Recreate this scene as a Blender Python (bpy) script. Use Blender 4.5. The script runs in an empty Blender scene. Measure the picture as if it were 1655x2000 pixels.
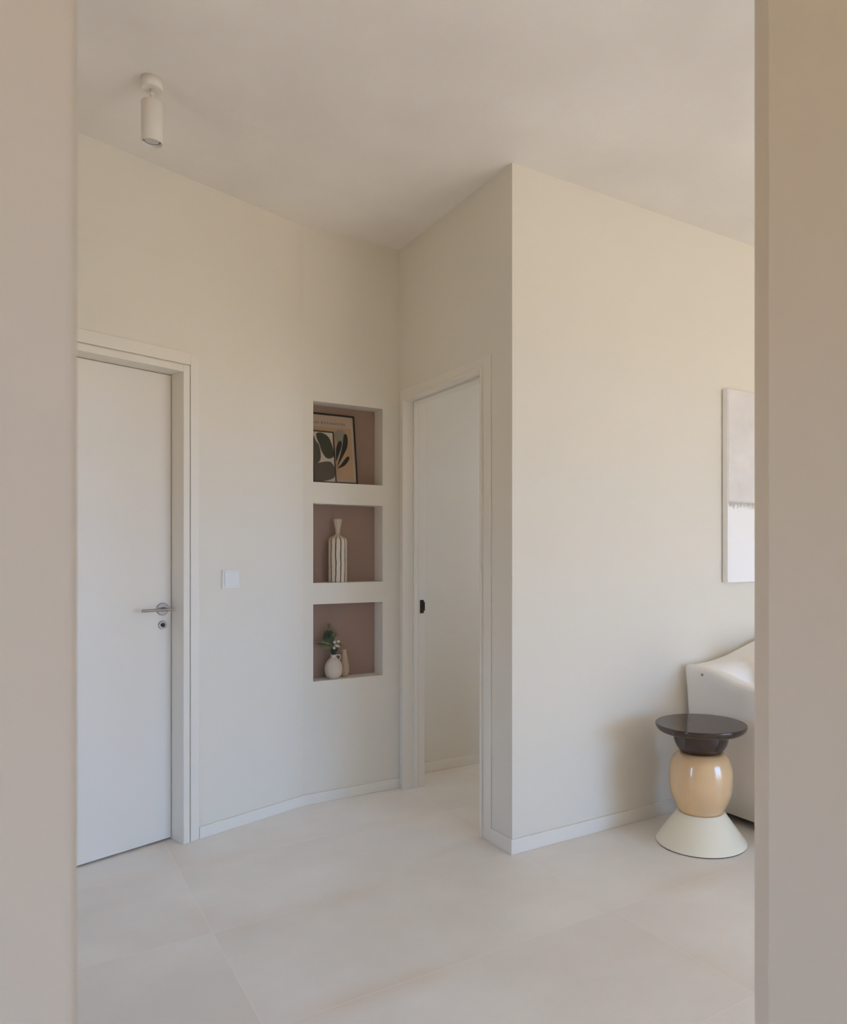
import bpy, bmesh, math, random
from math import sin, cos, pi, sqrt, atan2
from mathutils import Vector, Matrix
random.seed(7)
S = bpy.context.scene
COL = S.collection

# ------------------------------------------------------------------ camera
TH = 0.5817
cam = bpy.data.cameras.new('camera'); camo = bpy.data.objects.new('camera', cam); COL.objects.link(camo)
camo.location = (0, 0, 1.25); camo.rotation_euler = (pi/2, 0, -TH)
cam.sensor_fit = 'AUTO'; cam.sensor_width = 36.0
cam.lens = 1461.76/2000*36.0
cam.shift_x = (827.5-977.28)/2000.0; cam.shift_y = (1082.0-1000.0)/2000.0
cam.clip_start = 0.02
cam.dof.use_dof = True; cam.dof.focus_distance = 3.2; cam.dof.aperture_fstop = 9.0
S.camera = camo

# ------------------------------------------------------------------ exposure
S.view_settings.view_transform = 'Standard'; S.view_settings.look = 'None'
S.view_settings.gamma = 1.0; S.view_settings.use_curve_mapping = False
S.view_settings.exposure = 0.81
S.cycles.use_denoising = True
S.cycles.max_bounces = 14; S.cycles.diffuse_bounces = 10
S.cycles.use_adaptive_sampling = False

# ------------------------------------------------------------------ daylight: sky above the horizon, sunlit ground below
SKY = (0.42, 0.76, 1.36); SKY_S = 4.8
GND = (1.10, 0.805, 0.43); GND_S = 2.4
w = bpy.data.worlds.new('daylight'); S.world = w; w.use_nodes = True
nt = w.node_tree; nt.nodes.clear()
wo = nt.nodes.new('ShaderNodeOutputWorld'); bg = nt.nodes.new('ShaderNodeBackground')
tc = nt.nodes.new('ShaderNodeTexCoord'); sp = nt.nodes.new('ShaderNodeSeparateXYZ'); cr = nt.nodes.new('ShaderNodeValToRGB')
mp = nt.nodes.new('ShaderNodeMapRange'); mp.inputs[1].default_value = -0.25; mp.inputs[2].default_value = 0.25
nt.links.new(tc.outputs['Generated'], sp.inputs[0]); nt.links.new(sp.outputs['Z'], mp.inputs[0]); nt.links.new(mp.outputs[0], cr.inputs[0])
nt.links.new(cr.outputs[0], bg.inputs[0]); nt.links.new(bg.outputs[0], wo.inputs[0])
cr.color_ramp.elements[0].position = 0.42; cr.color_ramp.elements[0].color = tuple(c*GND_S/4 for c in GND)+(1,)
cr.color_ramp.elements[1].position = 0.58; cr.color_ramp.elements[1].color = tuple(c*SKY_S/4 for c in SKY)+(1,)
bg.inputs[1].default_value = 4.0
w.cycles.sampling_method = 'MANUAL'; w.cycles.sample_map_resolution = 256

sun = bpy.data.lights.new('sun', 'SUN'); sun.energy = 9.0; sun.angle = math.radians(1.0); sun.color = (1.0, 0.89, 0.70)
suno = bpy.data.objects.new('sun', sun); COL.objects.link(suno)
suno.rotation_euler = Vector((-0.18, 0.62, -0.76)).to_track_quat('-Z', 'Y').to_euler()

def portal(loc, rot, sx, sy):
    l = bpy.data.lights.new('opening_portal', 'AREA'); l.shape = 'RECTANGLE'; l.size = sx; l.size_y = sy
    l.cycles.is_portal = True
    o = bpy.data.objects.new('opening_portal', l); o.location = loc; o.rotation_euler = rot; COL.objects.link(o)
portal((4.05, -3.12, 1.16), (pi/2, 0, 0), 2.3, 2.3)          # living room terrace doors, light heads to +y
portal((-0.2, -2.62, 1.425), (pi/2, 0, 0), 1.0, 1.05)          # unseen window added behind the camera to light the near wall
portal((3.62, 3.20, 1.6), (0, pi/2, 0), 1.2, 0.7)                        # unseen opening added to brighten the inner room
portal((-1.62, 1.665, 0.9), (0, -pi/2, 0), 1.5, 0.41)            # unseen opening added at the hall's left end for fill light

# ------------------------------------------------------------------ materials
def new_mat(name):
    m = bpy.data.materials.new(name); m.use_nodes = True
    return m, m.node_tree, m.node_tree.nodes['Principled BSDF']

def mat(name, col, rough=0.6, metal=0.0, var=0.0, vscale=3.0, bump=0.0, bscale=40.0, coat=0.0, col2=None, spec=None):
    m, t, b = new_mat(name)
    b.inputs['Roughness'].default_value = rough; b.inputs['Metallic'].default_value = metal
    b.inputs['Coat Weight'].default_value = coat; b.inputs['Coat Roughness'].default_value = 0.04
    if spec is not None: b.inputs['Specular IOR Level'].default_value = spec
    tc = t.nodes.new('ShaderNodeTexCoord')
    n = t.nodes.new('ShaderNodeTexNoise'); n.inputs['Scale'].default_value = vscale; n.inputs['Detail'].default_value = 5
    t.links.new(tc.outputs['Object'], n.inputs['Vector'])
    r = t.nodes.new('ShaderNodeValToRGB'); r.color_ramp.elements[0].position = 0.3; r.color_ramp.elements[1].position = 0.7
    c2 = col2 or tuple(c*(1-var) for c in col)
    r.color_ramp.elements[0].color = tuple(c2)+(1,); r.color_ramp.elements[1].color = tuple(col)+(1,)
    t.links.new(n.outputs['Fac'], r.inputs[0]); t.links.new(r.outputs[0], b.inputs['Base Color'])
    if bump:
        n2 = t.nodes.new('ShaderNodeTexNoise'); n2.inputs['Scale'].default_value = bscale; n2.inputs['Detail'].default_value = 6
        t.links.new(tc.outputs['Object'], n2.inputs['Vector'])
        bp = t.nodes.new('ShaderNodeBump'); bp.inputs['Strength'].default_value = bump; bp.inputs['Distance'].default_value = 0.01
        t.links.new(n2.outputs['Fac'], bp.inputs['Height']); t.links.new(bp.outputs[0], b.inputs['Normal'])
    return m

M = {}
M['wall'] = mat('cream_wall_paint', (0.775, 0.73, 0.64), 0.85, var=0.02, vscale=1.5, bump=0.05, bscale=60)
M['near'] = mat('near_wall_paint', (0.84, 0.75, 0.635), 0.8, var=0.02, vscale=1.5, bump=0.04, bscale=60)
M['ceil'] = mat('limewashed_ceiling', (0.90, 0.845, 0.775), 0.9, vscale=1.6, bump=0.6, bscale=6, col2=(0.80, 0.74, 0.67))
M['niche'] = mat('rose_taupe_paint', (0.36, 0.245, 0.195), 0.9, var=0.04, vscale=6)
M['trim'] = mat('white_lacquered_trim', (0.79, 0.745, 0.66), 0.45, var=0.01, vscale=2)
M['base'] = mat('white_baseboard', (0.80, 0.76, 0.68), 0.5, var=0.01, vscale=2)
M['door'] = mat('white_lacquered_door', (0.81, 0.77, 0.70), 0.5, var=0.01, vscale=2)
M['steel'] = mat('brushed_steel', (0.42, 0.39, 0.37), 0.35, 1.0, var=0.1, vscale=30)
M['dsteel'] = mat('dark_steel', (0.10, 0.085, 0.075), 0.4, 0.8, var=0.1, vscale=30)
M['bronze'] = mat('dark_bronze', (0.05, 0.035, 0.022), 0.45, 0.6, var=0.2, vscale=50)
M['plastic'] = mat('white_plastic', (0.78, 0.78, 0.76), 0.35, var=0.01)
M['lampw'] = mat('cream_powder_coat', (0.80, 0.76, 0.69), 0.5, var=0.02)
M['lens'] = mat('lamp_lens', (0.60, 0.56, 0.50), 0.3, var=0.05)
M['black'] = mat('black_frame_lacquer', (0.008, 0.006, 0.005), 0.4, var=0.1)
M['linen'] = mat('off_white_linen', (0.90, 0.86, 0.81), 0.95, var=0.02, vscale=6, bump=0.35, bscale=9)
M['pillow'] = mat('cream_cushion_cotton', (0.78, 0.70, 0.58), 0.95, var=0.05, vscale=8, bump=0.3, bscale=60)
M['disc'] = mat('black_brown_glass', (0.020, 0.013, 0.010), 0.08, var=0.2, vscale=4)
M['disc'].node_tree.nodes['Principled BSDF'].inputs['IOR'].default_value = 1.8
M['disc'].node_tree.nodes['Principled BSDF'].inputs['Specular Tint'].default_value = (1.0, 0.80, 0.74, 1)
M['amber'] = mat('amber_cream_glaze', (0.82, 0.54, 0.27), 0.22, vscale=7, coat=1.0, col2=(0.69, 0.45, 0.235))
M['cone'] = mat('cream_ceramic', (0.88, 0.80, 0.62), 0.42, var=0.03, vscale=5)
M['grey'] = mat('dark_foot_ring', (0.12, 0.09, 0.08), 0.6)
M['ceramic'] = mat('stone_white_ceramic', (0.62, 0.53, 0.43), 0.75, var=0.08, vscale=20)
M['beige'] = mat('sand_ceramic', (0.56, 0.41, 0.28), 0.75, var=0.08, vscale=20)
M['leafd'] = mat('dark_green_leaf', (0.045, 0.065, 0.022), 0.55, var=0.4, vscale=30)
M['leafl'] = mat('light_green_leaf', (0.19, 0.19, 0.075), 0.6, var=0.3, vscale=30)
M['petal'] = mat('white_petal', (0.72, 0.66, 0.50), 0.8, var=0.05)
M['pod'] = mat('flower_heart', (0.12, 0.10, 0.03), 0.8)
M['paper'] = mat('pink_cream_paper', (0.44, 0.33, 0.25), 0.7, var=0.03, vscale=10)
M['peach'] = mat('peach_print', (0.43, 0.28, 0.165), 0.7, var=0.08, vscale=10)
M['sage'] = mat('sage_grey_print', (0.26, 0.23, 0.17), 0.7, var=0.05)
M['ink'] = mat('green_black_print', (0.012, 0.012, 0.008), 0.6, var=0.3)
M['ltext'] = mat('brown_print_lettering', (0.05, 0.025, 0.012), 0.7)
M['cpaper'] = mat('cream_paper', (0.50, 0.42, 0.32), 0.7, var=0.03, vscale=10)
M['moss'] = mat('moss_green_print', (0.035, 0.034, 0.016), 0.6, var=0.2)
M['umber'] = mat('umber_print', (0.085, 0.062, 0.040), 0.6, var=0.2)
M['olive'] = mat('olive_grey_print', (0.065, 0.055, 0.036), 0.6, var=0.2)
M['ground'] = mat('terrace_stone', (0.45, 0.40, 0.33), 0.9, var=0.1)
M['seal'] = mat('rubber_seal', (0.30, 0.27, 0.23), 0.8)

# painting: coarse greyish cloth above, smooth white below
M['cloth'] = mat('raw_grey_canvas_cloth', (0.80, 0.765, 0.735), 0.95, vscale=9, bump=0.35, bscale=35, col2=(0.72, 0.685, 0.655))
M['gesso'] = mat('white_gesso', (0.93, 0.92, 0.91), 0.8, var=0.02, vscale=5)
M['fringe'] = mat('frayed_thread', (0.66, 0.615, 0.56), 0.95, var=0.2, vscale=60)

# striped bottle: dark wavy vertical lines on white glaze
m, t, b = new_mat('striped_glaze'); b.inputs['Roughness'].default_value = 0.6
tc = t.nodes.new('ShaderNodeTexCoord'); sx = t.nodes.new('ShaderNodeSeparateXYZ'); t.links.new(tc.outputs['Object'], sx.inputs[0])
at = t.nodes.new('ShaderNodeMath'); at.operation = 'ARCTAN2'; t.links.new(sx.outputs['Y'], at.inputs[0]); t.links.new(sx.outputs['X'], at.inputs[1])
nz = t.nodes.new('ShaderNodeTexNoise'); nz.inputs['Scale'].default_value = 14; t.links.new(tc.outputs['Object'], nz.inputs['Vector'])
a1 = t.nodes.new('ShaderNodeMath'); a1.operation = 'MULTIPLY_ADD'; t.links.new(nz.outputs['Fac'], a1.inputs[0]); a1.inputs[1].default_value = 0.22; t.links.new(at.outputs[0], a1.inputs[2])
a2 = t.nodes.new('ShaderNodeMath'); a2.operation = 'MULTIPLY'; a2.inputs[1].default_value = 12/(2*pi); t.links.new(a1.outputs[0], a2.inputs[0])
a3 = t.nodes.new('ShaderNodeMath'); a3.operation = 'FRACT'; t.links.new(a2.outputs[0], a3.inputs[0])
a4 = t.nodes.new('ShaderNodeMath'); a4.operation = 'LESS_THAN'; a4.inputs[1].default_value = 0.21; t.links.new(a3.outputs[0], a4.inputs[0])
mx = t.nodes.new('ShaderNodeMix'); mx.data_type = 'RGBA'; t.links.new(a4.outputs[0], mx.inputs[0])
mx.inputs[6].default_value = (0.64, 0.54, 0.42, 1); mx.inputs[7].default_value = (0.03, 0.022, 0.015, 1)
t.links.new(mx.outputs[2], b.inputs['Base Color']); M['stripe'] = m

# floor: 1.2 x 0.6 m stone-look tiles, thin pale joints
def floor_mat():
    m, t, b = new_mat('sand_stone_tiles')
    N = t.nodes.new; L = t.links.new
    geo = N('ShaderNodeNewGeometry'); s = N('ShaderNodeSeparateXYZ'); L(geo.outputs['Position'], s.inputs[0])
    def cell(sock, off, size):
        a = N('ShaderNodeMath'); a.operation = 'SUBTRACT'; L(sock, a.inputs[0]); a.inputs[1].default_value = off
        d = N('ShaderNodeMath'); d.operation = 'DIVIDE'; L(a.outputs[0], d.inputs[0]); d.inputs[1].default_value = size
        f = N('ShaderNodeMath'); f.operation = 'FRACT'; L(d.outputs[0], f.inputs[0])
        fl = N('ShaderNodeMath'); fl.operation = 'FLOOR'; L(d.outputs[0], fl.inputs[0])
        c = N('ShaderNodeMath'); c.operation = 'SUBTRACT'; L(f.outputs[0], c.inputs[0]); c.inputs[1].default_value = 0.5
        ab = N('ShaderNodeMath'); ab.operation = 'ABSOLUTE'; L(c.outputs[0], ab.inputs[0])
        g = N('ShaderNodeMath'); g.operation = 'GREATER_THAN'; L(ab.outputs[0], g.inputs[0]); g.inputs[1].default_value = 0.5-0.0011/size
        # distance from the joint, for the warm stain along the edges
        e = N('ShaderNodeMapRange'); L(ab.outputs[0], e.inputs[0]); e.inputs[1].default_value = 0.5-0.09/size; e.inputs[2].default_value = 0.5
        return g.outputs[0], fl.outputs[0], e.outputs[0]
    gx, fx, ex = cell(s.outputs['X'], 0.564, 1.2096); gy, fy, ey = cell(s.outputs['Y'], 3.189-6.05, 0.605)
    mxm = N('ShaderNodeMath'); mxm.operation = 'MAXIMUM'; L(gx, mxm.inputs[0]); L(gy, mxm.inputs[1])
    edge = N('ShaderNodeMath'); edge.operation = 'MAXIMUM'; L(ex, edge.inputs[0]); L(ey, edge.inputs[1])
    cv = N('ShaderNodeCombineXYZ'); L(fx, cv.inputs[0]); L(fy, cv.inputs[1])
    wn = N('ShaderNodeTexWhiteNoise'); L(cv.outputs[0], wn.inputs['Vector'])
    va = N('ShaderNodeVectorMath'); va.operation = 'MULTIPLY_ADD'; L(wn.outputs['Color'], va.inputs[0]); va.inputs[1].default_value = (9, 9, 9); L(geo.outputs['Position'], va.inputs[2])
    n1 = N('ShaderNodeTexNoise'); n1.inputs['Scale'].default_value = 1.9; n1.inputs['Detail'].default_value = 6; n1.inputs['Roughness'].default_value = 0.55; L(va.outputs[0], n1.inputs['Vector'])
    r1 = N('ShaderNodeValToRGB'); L(n1.outputs['Fac'], r1.inputs[0])
    r1.color_ramp.elements[0].position = 0.36; r1.color_ramp.elements[0].color = (0.78, 0.73, 0.665, 1)
    r1.color_ramp.elements[1].position = 0.66; r1.color_ramp.elements[1].color = (0.86, 0.82, 0.765, 1)
    n2 = N('ShaderNodeTexNoise'); n2.inputs['Scale'].default_value = 1.6; n2.inputs['Detail'].default_value = 3; L(geo.outputs['Position'], n2.inputs['Vector'])
    st = N('ShaderNodeMapRange'); L(n2.outputs['Fac'], st.inputs[0]); st.inputs[1].default_value = 0.45; st.inputs[2].default_value = 0.7
    sm = N('ShaderNodeMath'); sm.operation = 'MULTIPLY'; L(st.outputs[0], sm.inputs[0]); L(edge.outputs[0], sm.inputs[1])
    m1 = N('ShaderNodeMix'); m1.data_type = 'RGBA'; L(sm.outputs[0], m1.inputs[0]); L(r1.outputs[0], m1.inputs[6]); m1.inputs[7].default_value = (0.78, 0.68, 0.58, 1)
    m2 = N('ShaderNodeMix'); m2.data_type = 'RGBA'; L(mxm.outputs[0], m2.inputs[0]); L(m1.outputs[2], m2.inputs[6]); m2.inputs[7].default_value = (0.88, 0.83, 0.75, 1)
    L(m2.outputs[2], b.inputs['Base Color'])
    b.inputs['Roughness'].default_value = 0.42; b.inputs['Specular IOR Level'].default_value = 0.4
    n3 = N('ShaderNodeTexNoise'); n3.inputs['Scale'].default_value = 35; L(geo.outputs['Position'], n3.inputs['Vector'])
    bp = N('ShaderNodeBump'); bp.inputs['Strength'].default_value = 0.06; bp.inputs['Distance'].default_value = 0.01; L(n3.outputs['Fac'], bp.inputs['Height']); L(bp.outputs[0], b.inputs['Normal'])
    return m
M['floor'] = floor_mat()

# ------------------------------------------------------------------ helpers
def empty(name, loc=(0, 0, 0), rz=0):
    o = bpy.data.objects.new(name, None); o.location = loc; o.rotation_euler = (0, 0, rz); o.empty_display_size = 0.1
    COL.objects.link(o); return o

def obj(name, bm, mats, parent=None, smooth=False, bevel=0, loc=None, recalc=True):
    if recalc: bmesh.ops.recalc_face_normals(bm, faces=bm.faces)
    me = bpy.data.meshes.new(name); bm.to_mesh(me); bm.free()
    for mm in (mats if isinstance(mats, (list, tuple)) else [mats]): me.materials.append(mm)
    if smooth:
        for p in me.polygons: p.use_smooth = True
    o = bpy.data.objects.new(name, me); COL.objects.link(o)
    if loc: o.location = loc
    if parent: o.parent = parent
    if bevel:
        md = o.modifiers.new('bevel', 'BEVEL'); md.width = bevel; md.segments = 3; md.limit_method = 'ANGLE'; md.angle_limit = 0.6
        md.use_clamp_overlap = True
    return o

def tag(o, label, cat, group=None):
    o['label'] = label; o['category'] = cat
    if group: o['group'] = group
    return o

def struct(o, label=None, cat=None):
    o['kind'] = 'structure'
    if label: o['label'] = label
    if cat: o['category'] = cat
    return o

def box(bm, x0, x1, y0, y1, z0, z1, mi=0, mtx=None):
    r = bmesh.ops.create_cube(bm, size=1)
    mt = Matrix.Translation(((x0+x1)/2, (y0+y1)/2, (z0+z1)/2)) @ Matrix.Diagonal((abs(x1-x0), abs(y1-y0), abs(z1-z0), 1))
    if mtx: mt = mtx @ mt
    bmesh.ops.transform(bm, matrix=mt, verts=r['verts'])
    for f in {f for v in r['verts'] for f in v.link_faces}: f.material_index = mi

def prism(bm, pts, z0, z1, mi=0):
    lo = [bm.verts.new((x, y, z0)) for x, y in pts]; hi = [bm.verts.new((x, y, z1)) for x, y in pts]
    n = len(pts); fs = [bm.faces.new(lo[::-1]), bm.faces.new(hi)]
    for i in range(n): fs.append(bm.faces.new((lo[i], lo[(i+1) % n], hi[(i+1) % n], hi[i])))
    for f in fs: f.material_index = mi

def lathe(bm, prof, n=64, cx=0, cy=0, mi=0):
    rings = []
    for r, z in prof:
        if r < 1e-6: rings.append([bm.verts.new((cx, cy, z))])
        else: rings.append([bm.verts.new((cx+r*cos(2*pi*k/n), cy+r*sin(2*pi*k/n), z)) for k in range(n)])
    for a, b in zip(rings, rings[1:]):
        for k in range(n):
            k2 = (k+1) % n
            if len(a) == 1 and len(b) == 1: continue
            if len(a) == 1: f = bm.faces.new((a[0], b[k2], b[k]))
            elif len(b) == 1: f = bm.faces.new((a[k], a[k2], b[0]))
            else: f = bm.faces.new((a[k], a[k2], b[k2], b[k]))
            f.material_index = mi

def tube(bm, pts, rad, n=10, mi=0):
    pts = [Vector(p) for p in pts]; rings = []
    rad = rad if isinstance(rad, (list, tuple)) else [rad]*len(pts)
    up = Vector((0.13, 0.31, 0.94))
    for i, p in enumerate(pts):
        d = (pts[min(i+1, len(pts)-1)]-pts[max(i-1, 0)]).normalized()
        a = d.cross(up).normalized(); b = d.cross(a).normalized()
        rings.append([bm.verts.new(p+(a*cos(2*pi*k/n)+b*sin(2*pi*k/n))*rad[i]) for k in range(n)])
    for r1, r2 in zip(rings, rings[1:]):
        for k in range(n):
            f = bm.faces.new((r1[k], r1[(k+1) % n], r2[(k+1) % n], r2[k])); f.material_index = mi
    for r in (rings[0][::-1], rings[-1]):
        f = bm.faces.new(r); f.material_index = mi

def spline(pts, n=40):
    """Catmull-Rom through (a, b) pairs"""
    out = []; P = [pts[0]]+list(pts)+[pts[-1]]; m_ = len(pts)-1
    for i in range(m_):
        p0, p1, p2, p3 = P[i:i+4]; k = max(2, n//m_)
        for j in range(k):
            t_ = j/k
            out.append(tuple(0.5*((2*p1[q])+(-p0[q]+p2[q])*t_+(2*p0[q]-5*p1[q]+4*p2[q]-p3[q])*t_*t_+(-p0[q]+3*p1[q]-3*p2[q]+p3[q])*t_**3) for q in range(len(p1))))
    out.append(tuple(pts[-1])); return out

def BM(): return bmesh.new()

# ------------------------------------------------------------------ the setting
H = 2.881
XB, YC, YA = 1.756, 2.579, 3.650           # hall wall plane, living wall plane, niche wall plane
NA, NX = 0.3225, 1.2268                     # turn and start of the slanted door wall
UD = Vector((cos(NA), sin(NA))); ND = Vector((-sin(NA), cos(NA)))
def W2(u, d): p = Vector((NX, YA))+UD*u+ND*d; return (p.x, p.y)

bm = BM(); box(bm, -2.2, 6.3, -3.3, 4.3, -0.10, 0.0); struct(obj('floor', bm, M['floor']), 'pale sand stone-look tiled floor with thin pale joints', 'floor')
bm = BM(); box(bm, -2.2, 6.3, -3.3, 4.3, H, H+0.12); struct(obj('ceiling', bm, M['ceil']), 'cloudy limewashed plaster ceiling', 'ceiling')

# wall_back: niche wall facing the camera, three recessed niches
NXL, NXR, ND_ = 1.278, 1.656, 0.106
NZ = [(0.609, 0.997), (1.104, 1.504), (1.612, 2.018)]
bm = BM()
yb = YA+0.18
def seam(dd): t_ = math.tan(NA/2); return (NX-t_*dd, YA+dd)
prism(bm, [(NX, YA), (NXL, YA), (NXL, yb), seam(0.18)], 0, H)
prism(bm, [(NXR, YA), (1.871, YA), (1.871, yb), (NXR, yb)], 0, H)
zs = [0]+[z for p in NZ for z in p]+[H]
for a, b_ in zip(zs[0::2], zs[1::2]): box(bm, NXL, NXR, YA, yb, a, b_)
bmesh.ops.remove_doubles(bm, verts=bm.verts, dist=1e-5)
wb = struct(obj('wall_back', bm, M['wall'], recalc=False), 'cream wall with three stacked recessed niches', 'wall')
for i, (a, b_) in enumerate(NZ):
    bm = BM(); box(bm, NXL+0.0004, NXR-0.0004, YA+ND_, YA+ND_+0.05, a+0.0004, b_-0.0004)
    o = obj('niche_back', bm, M['niche'], wb); o['label'] = 'rose taupe painted back of niche'

# wall_left: slanted wall with the closed door
DU0, DU1, DZ = -1.474, -0.602, 2.066        # rough opening
bm = BM()
prism(bm, [W2(-3.55, 0), W2(DU0, 0), W2(DU0, 0.14), W2(-3.55, 0.14)], 0, H)
prism(bm, [W2(DU1, 0), W2(0, 0), seam(0.14), W2(DU1, 0.14)], 0, H)
prism(bm, [W2(DU0, 0), W2(DU1, 0), W2(DU1, 0.14), W2(DU0, 0.14)], DZ, H)
struct(obj('wall_left', bm, M['wall']), 'slanted cream wall holding the closed white door', 'wall')
bm = BM(); prism(bm, [W2(DU0-0.2, 0.142), W2(DU1+0.2, 0.142), W2(DU1+0.2, 0.24), W2(DU0-0.2, 0.24)], 0, H)
struct(obj('wall_left_light_block', bm, M['wall']))  # unseen slab added behind the door to stop light leaking under it

# wall_right (living room wall) and wall_hall (short wall with the open doorway)
bm = BM(); box(bm, XB, 6.1, YC, YC+0.115, 0, H)
struct(obj('wall_right', bm, M['wall']), 'bright cream living room wall behind sofa and side table', 'wall')
BY0, BY1, BZ = 2.800, 3.606, 2.078
bm = BM(); box(bm, XB, XB+0.115, YC+0.115, BY0, 0, H); box(bm, XB, XB+0.115, BY1, YA, 0, H); box(bm, XB, XB+0.115, BY0, BY1, BZ, H)
struct(obj('wall_hall', bm, M['wall']), 'short shaded wall with the open doorway', 'wall')

# inner room seen through the doorway
bm = BM(); box(bm, XB+0.115, 3.72, 3.815, 3.93, 0, H); struct(obj('wall_bath_back', bm, M['wall']), 'plain wall seen through the open doorway', 'wall')
bm = BM()
box(bm, 3.6, 3.72, YC+0.115, 2.85, 0, H); box(bm, 3.6, 3.72, 3.55, 3.815, 0, H); box(bm, 3.6, 3.72, 2.85, 3.55, 0, 1.0); box(bm, 3.6, 3.72, 2.85, 3.55, 2.2, H)
struct(obj('wall_bath_right', bm, M['wall']))
bm = BM(); box(bm, XB+0.115, 3.6, 3.803, 3.815, 0, 0.055); struct(obj('baseboard_bath', bm, M['base'], bevel=0.003))

# near wall with the opening the camera looks through
YN0, YN1 = 0.50, 0.66
XL, XR = 0.0338, 0.8345
bm = BM(); box(bm, -1.6, XL, YN0, YN1, 0, H); struct(obj('wall_near_left', bm, M['near'], bevel=0.006), 'blurred near wall edge along the left of the opening', 'wall')
bm = BM(); prism(bm, [(XR, YN0), (XR, 0.6287), (XR+0.080, 0.6287), (XR+0.080, 0.7130), (1.22, 0.7130), (1.22, YN0)], 0, H)
struct(obj('wall_near_right', bm, M['near'], bevel=0.0025), 'blurred shaded reveal along the right of the opening', 'wall')
# rest of the shell (behind and beside the camera, never in frame)
bm = BM(); box(bm, -1.72, -1.6, -2.6, 1.46, 0, H); box(bm, -1.72, -1.6, 1.87, 2.9, 0, H); box(bm, -1.72, -1.6, 1.46, 1.87, 0, 0.15); box(bm, -1.72, -1.6, 1.46, 1.87, 1.65, H); struct(obj('wall_far_left', bm, M['wall']))
bm = BM(); box(bm, 1.10, 1.22, -2.5, YN0, 0, H); struct(obj('wall_divider', bm, M['wall']))
bm = BM(); box(bm, -1.6, -0.7, -2.62, -2.5, 0, H); box(bm, 0.3, 1.22, -2.62, -2.5, 0, H); box(bm, -0.7, 0.3, -2.62, -2.5, 0, 0.9); box(bm, -0.7, 0.3, -2.62, -2.5, 1.95, H)
struct(obj('wall_rear', bm, M['wall']))
bm = BM(); box(bm, 1.22, 2.9, -3.12, -3.0, 0, H); box(bm, 5.2, 6.1, -3.12, -3.0, 0, H); box(bm, 2.9, 5.2, -3.12, -3.0, 2.32, H)
struct(obj('wall_terrace', bm, M['wall']))
bm = BM(); box(bm, 6.0, 6.1, -3.0, YC, 0, H); struct(obj('wall_far_right', bm, M['wall']))
bm = BM(); box(bm, 1.22, 1.34, -3.0, -2.5, 0, H); struct(obj('wall_corner', bm, M['wall']))
def window(name, x0, x1, y0, y1, z0, z1, n):
    bm = BM(); s_ = 0.05
    box(bm, x0, x1, y0, y1, z0, z0+s_); box(bm, x0, x1, y0, y1, z1-s_, z1)
    for k in range(n+1):
        xx = x0+(x1-x0-s_)*k/n; box(bm, xx, xx+s_, y0, y1, z0+s_, z1-s_)
    struct(obj(name, bm, M['trim']))
window('window_1', 2.9, 5.2, -3.09, -3.03, 0.0, 2.32, 2)
window('fill_window', -0.7, 0.3, -2.59, -2.53, 0.9, 1.95, 1)  # frame of the added fill-light opening behind the camera

# baseboards
def strip(name, p, q, nrm, t_=0.012, h=0.060):
    p, q, nrm = Vector(p), Vector(q), Vector(nrm)*t_
    bm = BM(); prism(bm, [tuple(p), tuple(q), tuple(q+nrm), tuple(p+nrm)], 0, h)
    return struct(obj(name, bm, M['base'], bevel=0.0025))
bm = BM(); prism(bm, [(XB-0.012, YC-0.012), (5.99, YC-0.012), (5.99, YC), (XB, YC), (XB, 2.735), (XB-0.012, 2.735)], 0, 0.062)
struct(obj('baseboard_right', bm, M['base'], bevel=0.0025), 'white baseboard turning the corner below the bright wall', 'baseboard')
tt = math.tan(NA/2)*0.012
bm = BM(); prism(bm, [(1.755, YA), (NX, YA), W2(-0.557, 0), W2(-0.557, -0.012), (NX+tt, YA-0.012), (1.755, YA-0.012)], 0, 0.052)
struct(obj('baseboard_left', bm, M['base'], bevel=0.0025), 'low white baseboard under the niches and beside the door', 'baseboard')

# ------------------------------------------------------------------ closed door in the slanted wall
Md = Matrix.Translation((NX, YA, 0)) @ Matrix.Rotation(NA, 4, 'Z')      # local x = u, y = depth into wall
d1 = empty('door_1', (*W2(-1.04, 0.09), 0), NA); struct(d1, 'closed plain white door with round steel handle rose', 'door')
U0 = -1.04; D0 = 0.09
def L(u, d=0): return u-U0, d-D0
bm = BM()     # frame: jambs and head, front face slightly proud
for a, b_ in ((DU0-0.0, DU0+0.030), (-0.632, DU1-0.002)):
    x0, x1 = a-U0, b_-U0; box(bm, x0, x1, -0.012-D0, 0.135-D0, 0, DZ-0.002)
box(bm, DU0+0.030-U0, -0.632-U0, -0.012-D0, 0.135-D0, 2.035, DZ-0.002)
obj('door_frame', bm, M['trim'], d1, bevel=0.002)
bm = BM()     # stop behind the leaf
for a, b_ in ((DU0+0.030, DU0+0.045), (-0.647, -0.632)): box(bm, a-U0, b_-U0, 0.131-D0, 0.134-D0, 0, 2.035)
obj('door_seal', bm, M['seal'], d1)
bm = BM()     # casing boards
box(bm, DU1+0.004-U0, -0.558-U0, -0.008-D0, -0.0005-D0, 0, 2.122)
box(bm, DU0-0.046-U0, DU0-0.004-U0, -0.008-D0, -0.0005-D0, 0, 2.122)
box(bm, DU0-0.004-U0, DU1+0.004-U0, -0.008-D0, -0.0005-D0, DZ+0.004, 2.122)
obj('casing', bm, M['trim'], d1, bevel=0.0015)
bm = BM(); box(bm, DU0+0.033-U0, -0.6345-U0, 0.0, 0.04, 0.009, 2.0325)
leaf = obj('door_leaf', bm, M['door'], d1, bevel=0.0015)
hx = -0.674-U0
bm = BM(); lathe(bm, [(0, 0), (0.027, 0), (0.027, 0.006), (0.025, 0.008), (0, 0.008)], 40)
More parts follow.
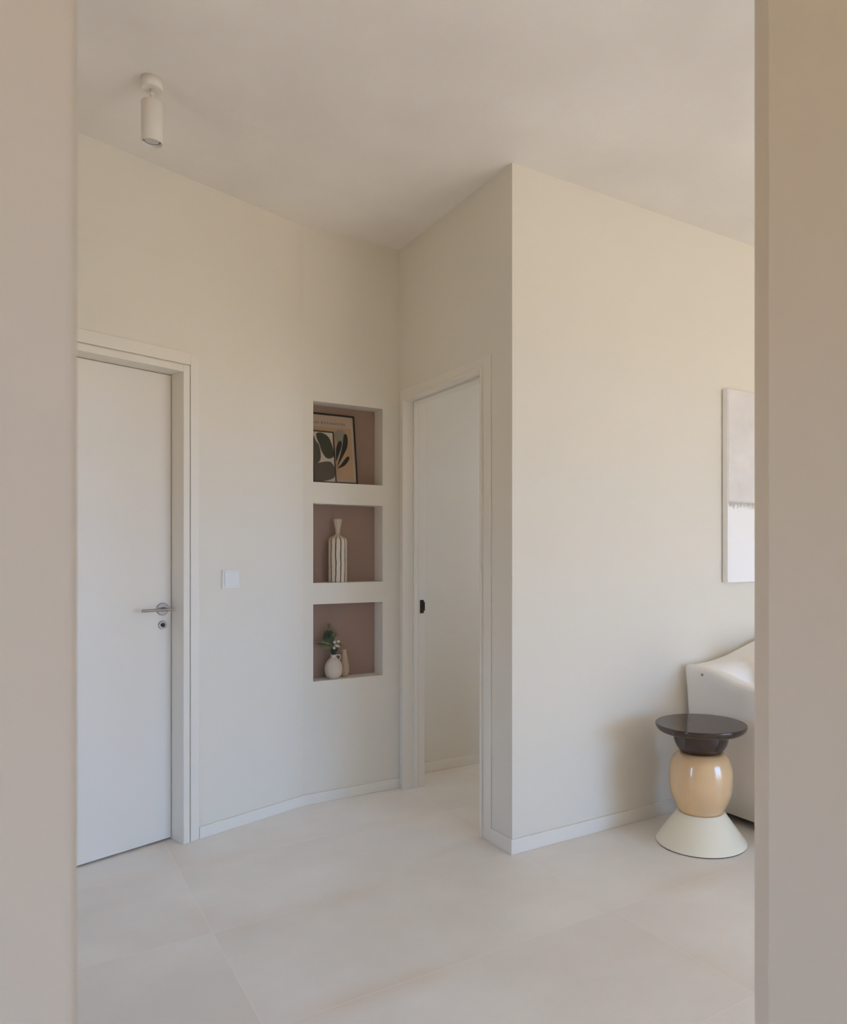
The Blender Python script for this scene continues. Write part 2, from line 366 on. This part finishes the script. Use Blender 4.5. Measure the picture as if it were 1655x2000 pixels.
bmesh.ops.transform(bm, matrix=Matrix.Translation((hx, 0, 1.011)) @ Matrix.Rotation(pi/2, 4, 'X'), verts=bm.verts)
rose = obj('handle_rose', bm, M['steel'], d1, smooth=False, bevel=0.0008)
bm = BM(); tube(bm, [(hx, -0.008, 1.011), (hx, -0.05, 1.011)], 0.009, 20)
tube(bm, [(hx+0.012, -0.052, 1.011), (hx-0.115, -0.052, 1.011)], 0.0062, 20)
obj('door_handle', bm, M['steel'], d1, bevel=0.001)
bm = BM(); lathe(bm, [(0, 0), (0.0185, 0), (0.0185, 0.005), (0.017, 0.007), (0.0105, 0.007), (0.0105, 0.003), (0, 0.003)], 40)
bmesh.ops.transform(bm, matrix=Matrix.Translation((hx, 0, 0.942)) @ Matrix.Rotation(pi/2, 4, 'X'), verts=bm.verts)
esc = obj('lock_rose', bm, M['steel'], d1)
bm = BM(); lathe(bm, [(0, 0.0031), (0.0085, 0.0031), (0.0085, 0.010), (0.0075, 0.011), (0, 0.011)], 28); box(bm, -0.001, 0.001, -0.006, 0.006, 0.0111, 0.0114)
bmesh.ops.transform(bm, matrix=Matrix.Translation((hx, 0, 0.942)) @ Matrix.Rotation(pi/2, 4, 'X'), verts=bm.verts)
obj('lock_cylinder', bm, M['bronze'], d1)

# ------------------------------------------------------------------ open doorway frame in the hall wall
d2 = empty('door_2', (XB+0.055, 3.2, 0)); struct(d2, 'open white door frame of the shaded doorway', 'door')
px_, py_ = XB+0.055, 3.2
def bb(bm, x0, x1, y0, y1, z0, z1): box(bm, x0-px_, x1-px_, y0-py_, y1-py_, z0, z1)
bm = BM()
J0, J1, JZ = 2.820, 3.590, 2.062
for a, b_ in ((J0-0.018, J0), (J1, J1+0.014)):
    bb(bm, XB-0.012, XB+0.080, a, b_, 0, JZ+0.014)
    c_ = 0.010 if a < 3 else -0.010
    bb(bm, XB+0.080, XB+0.118, a-(0.0 if a < 3 else 0.0), b_, 0, JZ+0.014)
bb(bm, XB-0.012, XB+0.118, J0, J1, JZ, JZ+0.014)
# stop bead that the leaf would close against
bb(bm, XB+0.050, XB+0.072, J1-0.009, J1, 0, JZ-0.009); bb(bm, XB+0.050, XB+0.072, J0, J0+0.009, 0, JZ-0.009); bb(bm, XB+0.050, XB+0.072, J0, J1, JZ-0.009, JZ)
obj('door_frame', bm, M['trim'], d2, bevel=0.0015)
bm = BM()
bb(bm, XB-0.005, XB-0.0005, 2.738, J0-0.019, 0, 2.120); bb(bm, XB-0.005, XB-0.0005, J1+0.0145, 3.636, 0, 2.120); bb(bm, XB-0.005, XB-0.0005, J0-0.019, J1+0.0145, JZ+0.0145, 2.120)
obj('casing', bm, M['trim'], d2, bevel=0.0015)
bm = BM(); bb(bm, XB+0.090, XB+0.112, J1-0.003, J1-0.0002, 0.932, 1.003); bb(bm, XB+0.112, XB+0.1185, J1-0.003, J1+0.001, 0.945, 0.992)
sp_ = obj('strike_plate', bm, M['bronze'], d2, bevel=0.0006); sp_['label'] = 'dark metal strike plate'
bm = BM(); bb(bm, XB+0.095, XB+0.106, J1-0.0036, J1-0.0029, 0.955, 0.985); obj('latch_hole', bm, M['black'], sp_)

# ------------------------------------------------------------------ light switch
ls = empty('light_switch', (*W2(-0.403, 0), 1.136), NA)
tag(ls, 'square white light switch on the wall between the door and the niches', 'light switch')
bm = BM(); box(bm, -0.0425, 0.0425, -0.007, 0, -0.0425, 0.0425); obj('cover_plate', bm, M['plastic'], ls, bevel=0.002)
bm = BM(); box(bm, -0.033, 0.033, -0.011, -0.0071, -0.033, 0.033); obj('rocker', bm, M['plastic'], ls, bevel=0.0015)

# ------------------------------------------------------------------ ceiling spotlight
sx_, sy_ = 0.413, 2.806
sl = empty('ceiling_spotlight', (sx_, sy_, H)); tag(sl, 'small white cylindrical spotlight hanging from the ceiling', 'ceiling light')
bm = BM(); lathe(bm, [(0, 0), (0.035, 0), (0.035, -0.034), (0.033, -0.036), (0, -0.036)], 48); obj('ceiling_mount', bm, M['lampw'], sl)
bm = BM(); tube(bm, [(0, 0, -0.036), (0, 0, -0.060), (0.002, 0, -0.082)], [0.006, 0.006, 0.006], 16); lathe(bm, [(0, -0.046), (0.0085, -0.047), (0.0085, -0.056), (0, -0.057)], 16); obj('swivel_stem', bm, M['lampw'], sl)
bm = BM(); R_ = 0.0345; zt, zb = -0.080, -0.220
lathe(bm, [(0, zt), (R_-0.002, zt), (R_, zt-0.002), (R_, zb+0.001), (R_-0.001, zb), (R_-0.0025, zb), (R_-0.003, zb+0.018), (0.0, zb+0.018)], 64)
cyl = obj('lamp_cylinder', bm, M['lampw'], sl, smooth=False)
bm = BM(); lathe(bm, [(0, zb+0.007), (0.020, zb+0.007), (0.0245, zb+0.009), (0.0245, zb+0.0175), (0, zb+0.0175)], 40, mi=0); obj('lens', bm, M['lens'], cyl)
bm = BM(); lathe(bm, [(0.0247, zb+0.0175), (0.0247, zb+0.009), (0.0268, zb+0.009), (0.0275, zb+0.0175)], 40); obj('lens_ring', bm, M['dsteel'], cyl)
for o in sl.children_recursive:
    if o.type == 'MESH':
        for p in o.data.polygons: p.use_smooth = abs(p.normal.z) < 0.5

# ------------------------------------------------------------------ framed prints in the top niche
def frame_thing(name, xr, wd, hgt, y0, y1, z0, fw, th, label, build):
    ang = atan2(y1-y0, sqrt(hgt**2-(y1-y0)**2))
    o = empty(name, (xr-wd, y0, z0)); o.rotation_euler = (-ang, 0, 0)
    tag(o, label, 'framed print')
    bm = BM()
    box(bm, 0, wd, 0, th, 0, fw); box(bm, 0, wd, 0, th, hgt-fw, hgt); box(bm, 0, fw, 0, th, fw, hgt-fw); box(bm, wd-fw, wd, 0, th, fw, hgt-fw)
    obj('frame', bm, M['black'], o)
    bm = BM(); mats = build(bm, wd, hgt, fw)
    obj('print', bm, mats, o, recalc=False)
    return o
def poly(bm, pts, y, mi):
    vs = [bm.verts.new((x, y, z)) for x, z in pts]
    f = bm.faces.new(vs); f.normal_update()
    if f.normal.y > 0: f.normal_flip()
    f.material_index = mi
    bmesh.ops.triangulate(bm, faces=[f])
def blade(pts, wmax, n=18, sharp=0.6):
    """leaf outline along a spline of points, widest towards the tip"""
    c = spline(pts, n); m_ = len(c)-1; l, r = [], []
    for i, p in enumerate(c):
        a = c[max(i-1, 0)]; b = c[min(i+1, m_)]; dx, dz = b[0]-a[0], b[1]-a[1]; ll = math.hypot(dx, dz) or 1
        t_ = i/m_; w_ = wmax*(max(0.0, sin(pi*t_**sharp*0.999))**0.7 if t_ < 1 else 0)
        w_ = wmax*min(1, (t_*1.7)**1.0)*sqrt(max(0, 1-max(0, (t_-0.72)/0.28)**2))
        l.append((p[0]-dz/ll*w_, p[1]+dx/ll*w_)); r.append((p[0]+dz/ll*w_, p[1]-dx/ll*w_))
    return l+r[::-1][1:-1]
def big_print(bm, wd, hgt, fw):
    def P(X, Y):
        xr = 1085+(Y-280)/1660*95; bot = 1915+.022*(X-55); top = 170+.107*(X-55)
        return (wd+(X-xr)/4630, (bot-Y)/(bot-top)*hgt)
    box(bm, fw, wd-fw, 0.004, 0.009, fw, hgt-fw, 0)
    poly(bm, [(0.02, 0.022), (wd-0.022, 0.022), (wd-0.022, hgt-0.072), (0.02, hgt-0.072)], 0.0036, 1)
    cxy = P(725, 770); poly(bm, [(cxy[0]+0.032*cos(a*pi/16), cxy[1]+0.036*sin(a*pi/16)) for a in range(32)], 0.0032, 2)
    poly(bm, blade([P(640, 1530), P(760, 1250), P(850, 980), P(860, 705)], 0.0135), 0.0026, 3)
    poly(bm, blade([P(625, 1400), P(670, 1130), P(735, 885)], 0.0125), 0.0026, 3)
    poly(bm, blade([P(650, 1560), P(800, 1460), P(950, 1265)], 0.0105), 0.0026, 3)
    cv = bpy.data.curves.new('t', 'FONT'); cv.body = 'LES BOTANISTES'; cv.size = 0.0165; cv.space_character = 1.25; cv.align_x = 'RIGHT'
    to = bpy.data.objects.new('t', cv); COL.objects.link(to); bpy.context.view_layer.update()
    me = to.to_mesh(); wtxt = max(v.co.x for v in me.vertices)-min(v.co.x for v in me.vertices); k = 0.172/wtxt
    n0 = len(bm.verts); nf = len(bm.faces); xm = max(v.co.x for v in me.vertices)
    vs = [bm.verts.new((wd-0.054+(v.co.x-xm)*k, 0.0034, hgt-0.057+v.co.y)) for v in me.vertices]
    for p in me.polygons:
        f = bm.faces.new([vs[i] for i in p.vertices]); f.material_index = 4; f.normal_update()
        if f.normal.y > 0: f.normal_flip()
    to.to_mesh_clear(); bpy.data.objects.remove(to); bpy.data.curves.remove(cv)
    return [M['paper'], M['peach'], M['sage'], M['ink'], M['ltext']]
def small_print(bm, wd, hgt, fw):
    def P(X, Y):
        xr = 545+(Y-685)/1230*95; bot = 1900+.022*(X-55); top = 628+.117*(X-55)
        return (max(fw, wd+(X-xr)/4630), (bot-Y)/(bot-top)*hgt)
    box(bm, fw, wd-fw, 0.003, 0.008, fw, hgt-fw, 0)
    def blob(pts, y, mi):
        q = spline(pts+[pts[0]], 60)[:-1]; poly(bm, [(min(max(x, fw), wd-fw), min(max(z, fw), hgt-fw)) for x, z in [P(*p) for p in q]], y, mi)
    blob([(112, 720), (150, 690), (250, 695), (380, 765), (470, 890), (545, 1120), (560, 1270), (450, 1330), (350, 1290), (250, 1130), (200, 980), (130, 830)], 0.0026, 1)
    blob([(30, 740), (70, 790), (110, 890), (190, 1000), (240, 1250), (225, 1360), (180, 1420), (120, 1450), (30, 1460)], 0.0022, 2)
    blob([(30, 1450), (110, 1440), (200, 1430), (350, 1400), (480, 1410), (560, 1500), (600, 1620), (580, 1770), (480, 1830), (260, 1880), (30, 1880)], 0.0018, 3)
    return [M['cpaper'], M['moss'], M['olive'], M['umber']]
frame_thing('framed_print', 1.531, 0.246, 0.370, 3.680, 3.735, 1.6125, 0.0085, 0.014, 'larger black-framed botanical print with lettering leaning in the top niche', big_print)
frame_thing('framed_print', 1.406, 0.122, 0.272, 3.660, 3.704, 1.6125, 0.006, 0.010, 'smaller thin black-framed leaf print standing in front of the larger print', small_print)

# ------------------------------------------------------------------ striped bottle in the middle niche
vb = BM()
prof = [(0, 0.0), (0.045, 0.0), (0.0485, 0.003)]+[(0.0487, z/10) for z in (0.2, 0.8, 1.2, 1.6, 2.0)]+spline([(0.0487, 0.205), (0.047, 0.219), (0.039, 0.230), (0.023, 0.239), (0.0125, 0.247), (0.0115, 0.256), (0.0145, 0.280), (0.0215, 0.312), (0.0235, 0.3255)], 40)+[(0.0215, 0.3265), (0.0195, 0.318), (0.010, 0.27), (0.0, 0.262)]
lathe(vb, prof, 72)
tag(obj('bottle_vase', vb, M['stripe'], smooth=True, loc=(1.426, 3.70, 1.1043)), 'tall white bottle vase with thin dark vertical stripes in the middle niche', 'vase')

# ------------------------------------------------------------------ vases and flowers in the bottom niche
def vase(name, prof, mt, loc, label):
    bm = BM(); lathe(bm, prof, 56); o = empty(name, loc); tag(o, label, 'vase'); obj('body', bm, mt, o, smooth=True); return o
zf = 0.6093
p1 = [(0, 0), (0.024, 0)]+spline([(0.026, 0.001), (0.040, 0.018), (0.0455, 0.045), (0.042, 0.072), (0.030, 0.094), (0.0175, 0.106), (0.0145, 0.113), (0.0148, 0.122)], 40)+[(0.0135, 0.1235), (0.012, 0.121), (0.012, 0.10), (0.0, 0.098)]
v1 = vase('bud_vase', p1, M['ceramic'], (1.401, 3.694, zf), 'round off-white vase with a thin handle holding the greenery in the bottom niche')
bm = BM(); tube(bm, [(0.013, 0.0, 0.118), (0.026, 0, 0.1195), (0.036, 0.0, 0.117), (0.0375, 0.0, 0.108), (0.034, 0, 0.096), (0.0305, 0.0, 0.088)], 0.0032, 12); obj('handle', bm, M['ceramic'], v1, smooth=True)
p2 = [(0, 0), (0.015, 0)]+spline([(0.017, 0.001), (0.0245, 0.020), (0.026, 0.042), (0.0235, 0.070), (0.017, 0.100), (0.0125, 0.122), (0.0115, 0.130), (0.0125, 0.141)], 36)+[(0.0115, 0.1425), (0.009, 0.14), (0.009, 0.12), (0, 0.118)]
v2 = vase('bud_vase', p2, M['beige'], (1.472, 3.7265, zf), 'slim sand-coloured vase half hidden behind the round vase in the bottom niche')
bm = BM(); tube(bm, [(-0.010, -0.002, 0.137), (-0.019, -0.004, 0.135), (-0.022, -0.005, 0.127), (-0.0165, -0.004, 0.110)], 0.0028, 10); obj('handle', bm, M['beige'], v2, smooth=True)

fl = empty('flower_sprig', (1.401, 3.694, zf+0.119)); fl.scale = (1.25, 1.0, 1.15); tag(fl, 'sprig of dark green leaves and small white flowers in the round vase', 'flowers')
def leafmesh(bm, base, tip, wd, mi, bend=0.004, roll=0.0):
    base, tip = Vector(base), Vector(tip); d = tip-base; ln = d.length; d.normalize()
    side = d.cross(Vector((0, 1, 0))).normalized(); side = (Matrix.Rotation(roll, 3, d) @ side); nn_ = side.cross(d)
    rows = []; n = 7
    for i in range(n+1):
        t_ = i/n; w_ = wd*sin(pi*min(1, 0.06+t_*0.94))**0.8 if i < n else 0.0
        c = base+d*ln*t_+nn_*(bend*sin(pi*t_))
        rows.append([bm.verts.new(c-side*w_/2+nn_*0.12*w_), bm.verts.new(c), bm.verts.new(c+side*w_/2+nn_*0.12*w_)])
    for a, b in zip(rows, rows[1:]):
        for k in (0, 1):
            f = bm.faces.new((a[k], a[k+1], b[k+1], b[k])); f.material_index = mi
# offsets: x right, y depth, z up from the rim (metres)
stems = [((0, 0, -0.02), (-0.004, 0, 0.04), (-0.010, 0.002, 0.085), (-0.022, 0.004, 0.135)), ((0, 0, -0.02), (0.004, -0.004, 0.03), (0.016, -0.006, 0.062)), ((0, 0, -0.02), (-0.006, -0.003, 0.04), (-0.04, -0.004, 0.055)),
         ((0, 0, -0.02), (0.006, 0, 0.03), (0.034, -0.002, 0.045)), ((0, 0, -0.02), (-0.002, 0.003, 0.05), (0.012, 0.005, 0.10))]
for s_ in stems:
    bm = BM(); tube(bm, s_, 0.0011, 6); obj('stem', bm, M['leafd'], fl)
LV = [  # dark leaves
    ((-0.010, 0, 0.060), (-0.046, -0.006, 0.098), 0.0165+0.003, 'd'), ((-0.010, 0, 0.070), (-0.040, 0.0, 0.112), 0.0165+0.004, 'd'), ((-0.010, 0.002, 0.075), (-0.028, 0.004, 0.118), 0.0165+0.004, 'd'),
    ((-0.008, 0, 0.060), (-0.014, -0.006, 0.116), 0.0165+0.005, 'd'), ((-0.006, -0.004, 0.052), (-0.050, -0.010, 0.084), 0.0165+0.001, 'd'), ((-0.002, -0.006, 0.045), (-0.018, -0.012, 0.100), 0.0165+0.004, 'd'),
    ((-0.008, 0, 0.046), (-0.078, -0.004, 0.058), 0.012, 'd'), ((-0.010, -0.004, 0.050), (-0.066, -0.012, 0.066), 0.010, 'l'), ((-0.004, 0, 0.040), (-0.060, 0.002, 0.042), 0.012, 'l'),
    ((-0.002, 0, 0.030), (-0.042, -0.004, 0.038), 0.012, 'l'), ((0, 0, 0.015), (-0.014, -0.006, 0.045), 0.012, 'l'), ((0, 0, 0.002), (-0.007, -0.006, 0.038), 0.0165+0.004, 'd'),
    ((0.002, 0, 0.0), (0.008, -0.006, 0.034), 0.0165+0.004, 'd'), ((0.0, -0.002, -0.002), (0.0, -0.008, 0.022), 0.016, 'd'), ((0.004, 0, 0.01), (0.020, -0.004, 0.034), 0.010, 'd'),
    ((-0.006, 0, 0.06), (-0.002, -0.008, 0.104), 0.009, 'l'), ((-0.004, 0, 0.05), (0.004, -0.004, 0.092), 0.008, 'd'), ((0.006, 0, 0.03), (0.036, 0.004, 0.052), 0.010, 'l'), ((0.010, 0, 0.035), (0.042, 0.0, 0.044), 0.009, 'l')]
for b_, t_, w_, c_ in LV:
    bm = BM(); leafmesh(bm, b_, t_, w_, 0, roll=random.uniform(-0.4, 0.4)); obj('leaf', bm, M['leafd' if c_ == 'd' else 'leafl'], fl, smooth=True, recalc=False)
# fern-like frond on the upper right
bm = BM()
for k in range(11):
    t_ = k/10; c = Vector((-0.022+0.034*t_, 0.004, 0.135-0.050*t_))
    tip_ = c+Vector((0.012+0.006*sin(pi*t_), -0.002, 0.006-0.002*t_)); leafmesh(bm, c, tip_, 0.0035, 0)
    tip_ = c+Vector((-0.004, -0.004, 0.010)); leafmesh(bm, c, tip_, 0.0032, 0)
tube(bm, [(-0.024, 0.004, 0.137), (0.0, 0.004, 0.105), (0.012, 0.004, 0.080)], 0.0008, 6)
obj('frond', bm, M['leafl'], fl, smooth=True, recalc=False)
bm = BM()
for k in range(6):
    c = Vector((-0.022+0.001*k, 0.002, 0.118+0.004*k)); leafmesh(bm, c, c+Vector((0.006*(-1)**k, -0.002, 0.008)), 0.005, 0)
obj('bud_tip', bm, M['leafl'], fl, smooth=True, recalc=False)
for (x_, y_, z_, r_) in ((0.001, -0.012, 0.059, 0.0070), (0.018, -0.010, 0.062, 0.0068), (-0.003, -0.015, 0.033, 0.0072), (0.008, -0.014, 0.043, 0.0070), (0.019, -0.010, 0.040, 0.0058)):
    fo = empty('blossom', (x_, y_, z_)); fo.parent = fl; fo.rotation_euler = (random.uniform(-.5, .3), random.uniform(-.6, .6), random.uniform(-.4, .4))
    bm = BM()
    for k in range(6):
        a = 2*pi*k/6; leafmesh(bm, (0.0012*cos(a), 0, 0.0012*sin(a)), (r_*cos(a), -0.003, r_*sin(a)), r_*0.75, 0, bend=-0.001)
    obj('petals', bm, M['petal'], fo, smooth=True, recalc=False)
    bm = BM(); bmesh.ops.create_icosphere(bm, subdivisions=2, radius=r_*0.22); obj('flower_heart', bm, M['pod'], fo, smooth=True)

# ------------------------------------------------------------------ side table
TX, TY = 2.519, 2.2406
tb = empty('side_table', (TX, TY, 0)); tag(tb, 'round black-topped side table on an amber barrel and cream cone base', 'side table')
bm = BM(); lathe(bm, [(0, 0.0035), (0.190, 0.0035), (0.1925, 0.005), (0.1925, 0.007), (0.190, 0.011), (0.101, 0.133), (0.098, 0.136), (0, 0.136)], 96)
cone = obj('cone_base', bm, M['cone'], tb, smooth=True)
bm = BM(); lathe(bm, [(0, 0), (0.190, 0), (0.1905, 0.0034), (0, 0.0034)], 96); obj('foot_ring', bm, M['grey'], tb)
bm = BM(); lathe(bm, [(0, 0.134), (0.080, 0.134)]+spline([(0.086, 0.134), (0.099, 0.143), (0.1145, 0.172), (0.1305, 0.220), (0.1355, 0.268), (0.1335, 0.318), (0.122, 0.362), (0.104, 0.385), (0.092, 0.391), (0.086, 0.392)], 60)+[(0, 0.392)], 96)
barrel = obj('barrel', bm, M['amber'], tb, smooth=True)
bm = BM(); lathe(bm, [(0, 0.3925), (0.082, 0.3925)]+spline([(0.086, 0.394), (0.098, 0.405), (0.109, 0.424), (0.116, 0.446), (0.119, 0.470), (0.119, 0.4735)], 30)+[(0, 0.4735)], 96)
obj('bowl_neck', bm, M['disc'], tb, smooth=True)
bm = BM(); lathe(bm, [(0, 0.4738), (0.120, 0.4738)]+spline([(0.150, 0.476), (0.172, 0.481), (0.186, 0.489), (0.1935, 0.501), (0.1945, 0.510), (0.1935, 0.513)], 30)+[(0.191, 0.515), (0, 0.515)], 128)
obj('table_top', bm, M['disc'], tb, smooth=True)
for o in tb.children:
    for p in o.data.polygons:
        if abs(p.normal.z) > 0.97: p.use_smooth = False

# ------------------------------------------------------------------ painting
pt = empty('painting', (3.055, YC, 1.105)); tag(pt, 'unframed pale canvas with frayed cloth edge on the wall above the sofa', 'painting')
PW, PH, PD = 0.80, 0.985, 0.038; SP = 0.410
bm = BM(); box(bm, 0, PW, -PD, -0.004, 0, PH); obj('canvas', bm, M['gesso'], pt, bevel=0.003)
bm = BM(); box(bm, 0.004, PW-0.004, -PD-0.0022, -PD-0.0003, SP, PH-0.003); obj('cloth_panel', bm, M['cloth'], pt, bevel=0.001)
bm = BM()
for k in range(230):
    x_ = 0.005+k*(PW-0.01)/230; l_ = random.uniform(0.010, 0.034)
    tube(bm, [(x_, -PD-0.0016, SP+0.012), (x_+random.uniform(-.002, .002), -PD-0.0024, SP-l_*0.5), (x_+random.uniform(-.004, .004), -PD-0.0014, SP-l_)], 0.0007, 4)
fr = obj('fringe', bm, M['fringe'], pt); fr['kind'] = 'stuff'

# ------------------------------------------------------------------ sofa
sf = empty('sofa', (3.78, 2.1, 0)); tag(sf, 'off-white slipcovered sofa against the wall behind the round side table', 'sofa')
OX, OY = 3.78, 2.1
def grid_loft(bm, rings, closed=True):
    vr = [[bm.verts.new(p) for p in r] for r in rings]
    n = len(vr[0])
    for a, b in zip(vr, vr[1:]):
        for k in range(n if closed else n-1): bm.faces.new((a[k], a[(k+1) % n], b[(k+1) % n], b[k]))
    bm.faces.new(vr[0][::-1]); bm.faces.new(vr[-1])
X0s, X1s, YB_, YF = 2.765, 4.795, 2.545, 1.640
arm_top = spline([(2.545, 0.714), (2.47, 0.713), (2.415, 0.708), (2.354, 0.696), (2.280, 0.676), (2.223, 0.664), (2.159, 0.657), (2.0, 0.648), (1.85, 0.640), (1.70, 0.630), (1.645, 0.615)], 60)
def arm(sign, xo):
    rings = []
    for y, zt_ in arm_top:
        w_ = 0.17; r_ = 0.028; z0 = 0.045
        dip = 0.020
        prof = [(0.045, z0), (0.040, 0.25), (0.024, 0.45), (0.003, zt_-0.06), (0.0, zt_-0.020), (0.006, zt_-0.006), (0.018, zt_), (0.06, zt_-0.004), (0.11, zt_-0.020), (0.145, zt_-0.045), (0.165, zt_-0.085), (0.17, 0.45), (0.17, z0)]
        rings.append([(xo+sign*a-OX, y-OY, z) for a, z in prof])
    bm = BM(); grid_loft(bm, rings); return bm
obj('armrest', arm(1, X0s-0.010), M['linen'], sf, smooth=True)
obj('armrest', arm(-1, X1s), M['linen'], sf, smooth=True)
def back_z(x):
    c = spline([(2.765, 0.716), (2.82, 0.7165), (2.923, 0.724), (3.056, 0.748), (3.207, 0.789), (3.36, 0.826), (3.55, 0.852), (3.78, 0.860), (4.01, 0.852), (4.2, 0.826), (4.353, 0.789), (4.504, 0.748), (4.64, 0.724), (4.74, 0.7165), (4.795, 0.716)], 112)
    for a, b in zip(c, c[1:]):
        if a[0] <= x <= b[0]: return a[1]+(b[1]-a[1])*(x-a[0])/max(1e-9, b[0]-a[0])
    return c[-1][1]
rings = []
for i in range(71):
    x = X0s+0.012+(X1s-X0s-0.024)*i/70; z = back_z(x)-0.001
    e = 0.012*(1-min(1, i/3))+0.012*(1-min(1, (70-i)/3))
    prof = [(2.548-e, 0.045), (2.548-e, 0.45), (2.548-e, z-0.03), (2.540, z-0.006), (2.52, z), (2.46, z-0.004), (2.40, z-0.020), (2.365, z-0.055), (2.35, z-0.11), (2.335, 0.45), (2.33, 0.045)]
    rings.append([(x-OX, y-OY, zz) for y, zz in prof])
bm = BM(); grid_loft(bm, rings); obj('backrest', bm, M['linen'], sf, smooth=True)
bm = BM(); box(bm, 2.945-OX, 4.62-OX, 1.66-OY, 2.33-OY, 0.045, 0.30); obj('seat_base', bm, M['linen'], sf, bevel=0.015)
for a, b_ in ((2.95, 3.78), (3.785, 4.615)):
    bm = BM(); box(bm, a-OX, b_-OX, 1.64-OY, 2.325-OY, 0.302, 0.45); obj('seat_cushion', bm, M['linen'], sf, bevel=0.05)
bm = BM(); box(bm, 2.83-OX, 4.74-OX, 1.72-OY, 2.50-OY, 0.03, 0.0445); obj('underside', bm, M['black'], sf)
for x_ in (2.90, 4.66):
    for y_ in (1.76, 2.46):
        bm = BM(); lathe(bm, [(0, 0), (0.022, 0), (0.028, 0.0298), (0, 0.0298)], 24, x_-OX, y_-OY); obj('foot', bm, M['black'], sf)
bm = BM(); lathe(bm, [(0, 0), (0.0065, 0), (0.0065, 0.0015), (0.004, 0.0025), (0, 0.0018)], 24)
bmesh.ops.transform(bm, matrix=Matrix.Translation((X0s-0.0085-OX, 2.443-OY, 0.676)) @ Matrix.Rotation(-pi/2, 4, 'Y'), verts=bm.verts)
bt = obj('snap_button', bm, M['sage'], sf); bt['label'] = 'small metal snap button'

# cream scatter cushion in the sofa corner
def cushion(name, loc, rot, w_, h_, t_):
    bm = BM(); n = 20; rows = []
    for s_ in (1, -1):
        g = []
        for i in range(n+1):
            for j in range(n+1):
                u, v = -1+2*i/n, -1+2*j/n
                k = (1-abs(u)**2.6)*(1-abs(v)**2.6); cx_ = 1-0.07*(1-abs(v)**2)*abs(u); cz_ = 1-0.07*(1-abs(u)**2)*abs(v)
                g.append(bm.verts.new((u*w_/2*cx_, s_*t_/2*max(0, k)**0.5, v*h_/2*cz_)))
        for i in range(n):
            for j in range(n):
                a = i*(n+1)+j; bm.faces.new((g[a], g[a+1], g[a+n+2], g[a+n+1]))
    bmesh.ops.remove_doubles(bm, verts=bm.verts, dist=1e-4)
    o = obj(name, bm, M['pillow'], smooth=True); o.location = loc; o.rotation_euler = rot
    return o
tag(cushion('scatter_cushion', (3.22, 2.215, 0.645), (-0.16, 0, 0.10), 0.40, 0.36, 0.11), 'cream scatter cushion leaning in the corner of the sofa', 'cushion')

# terrace slab outside the glazed doors
bm = BM(); box(bm, 1.0, 7.5, -6.5, -3.3, -0.14, -0.02); struct(obj('terrace', bm, M['ground']))
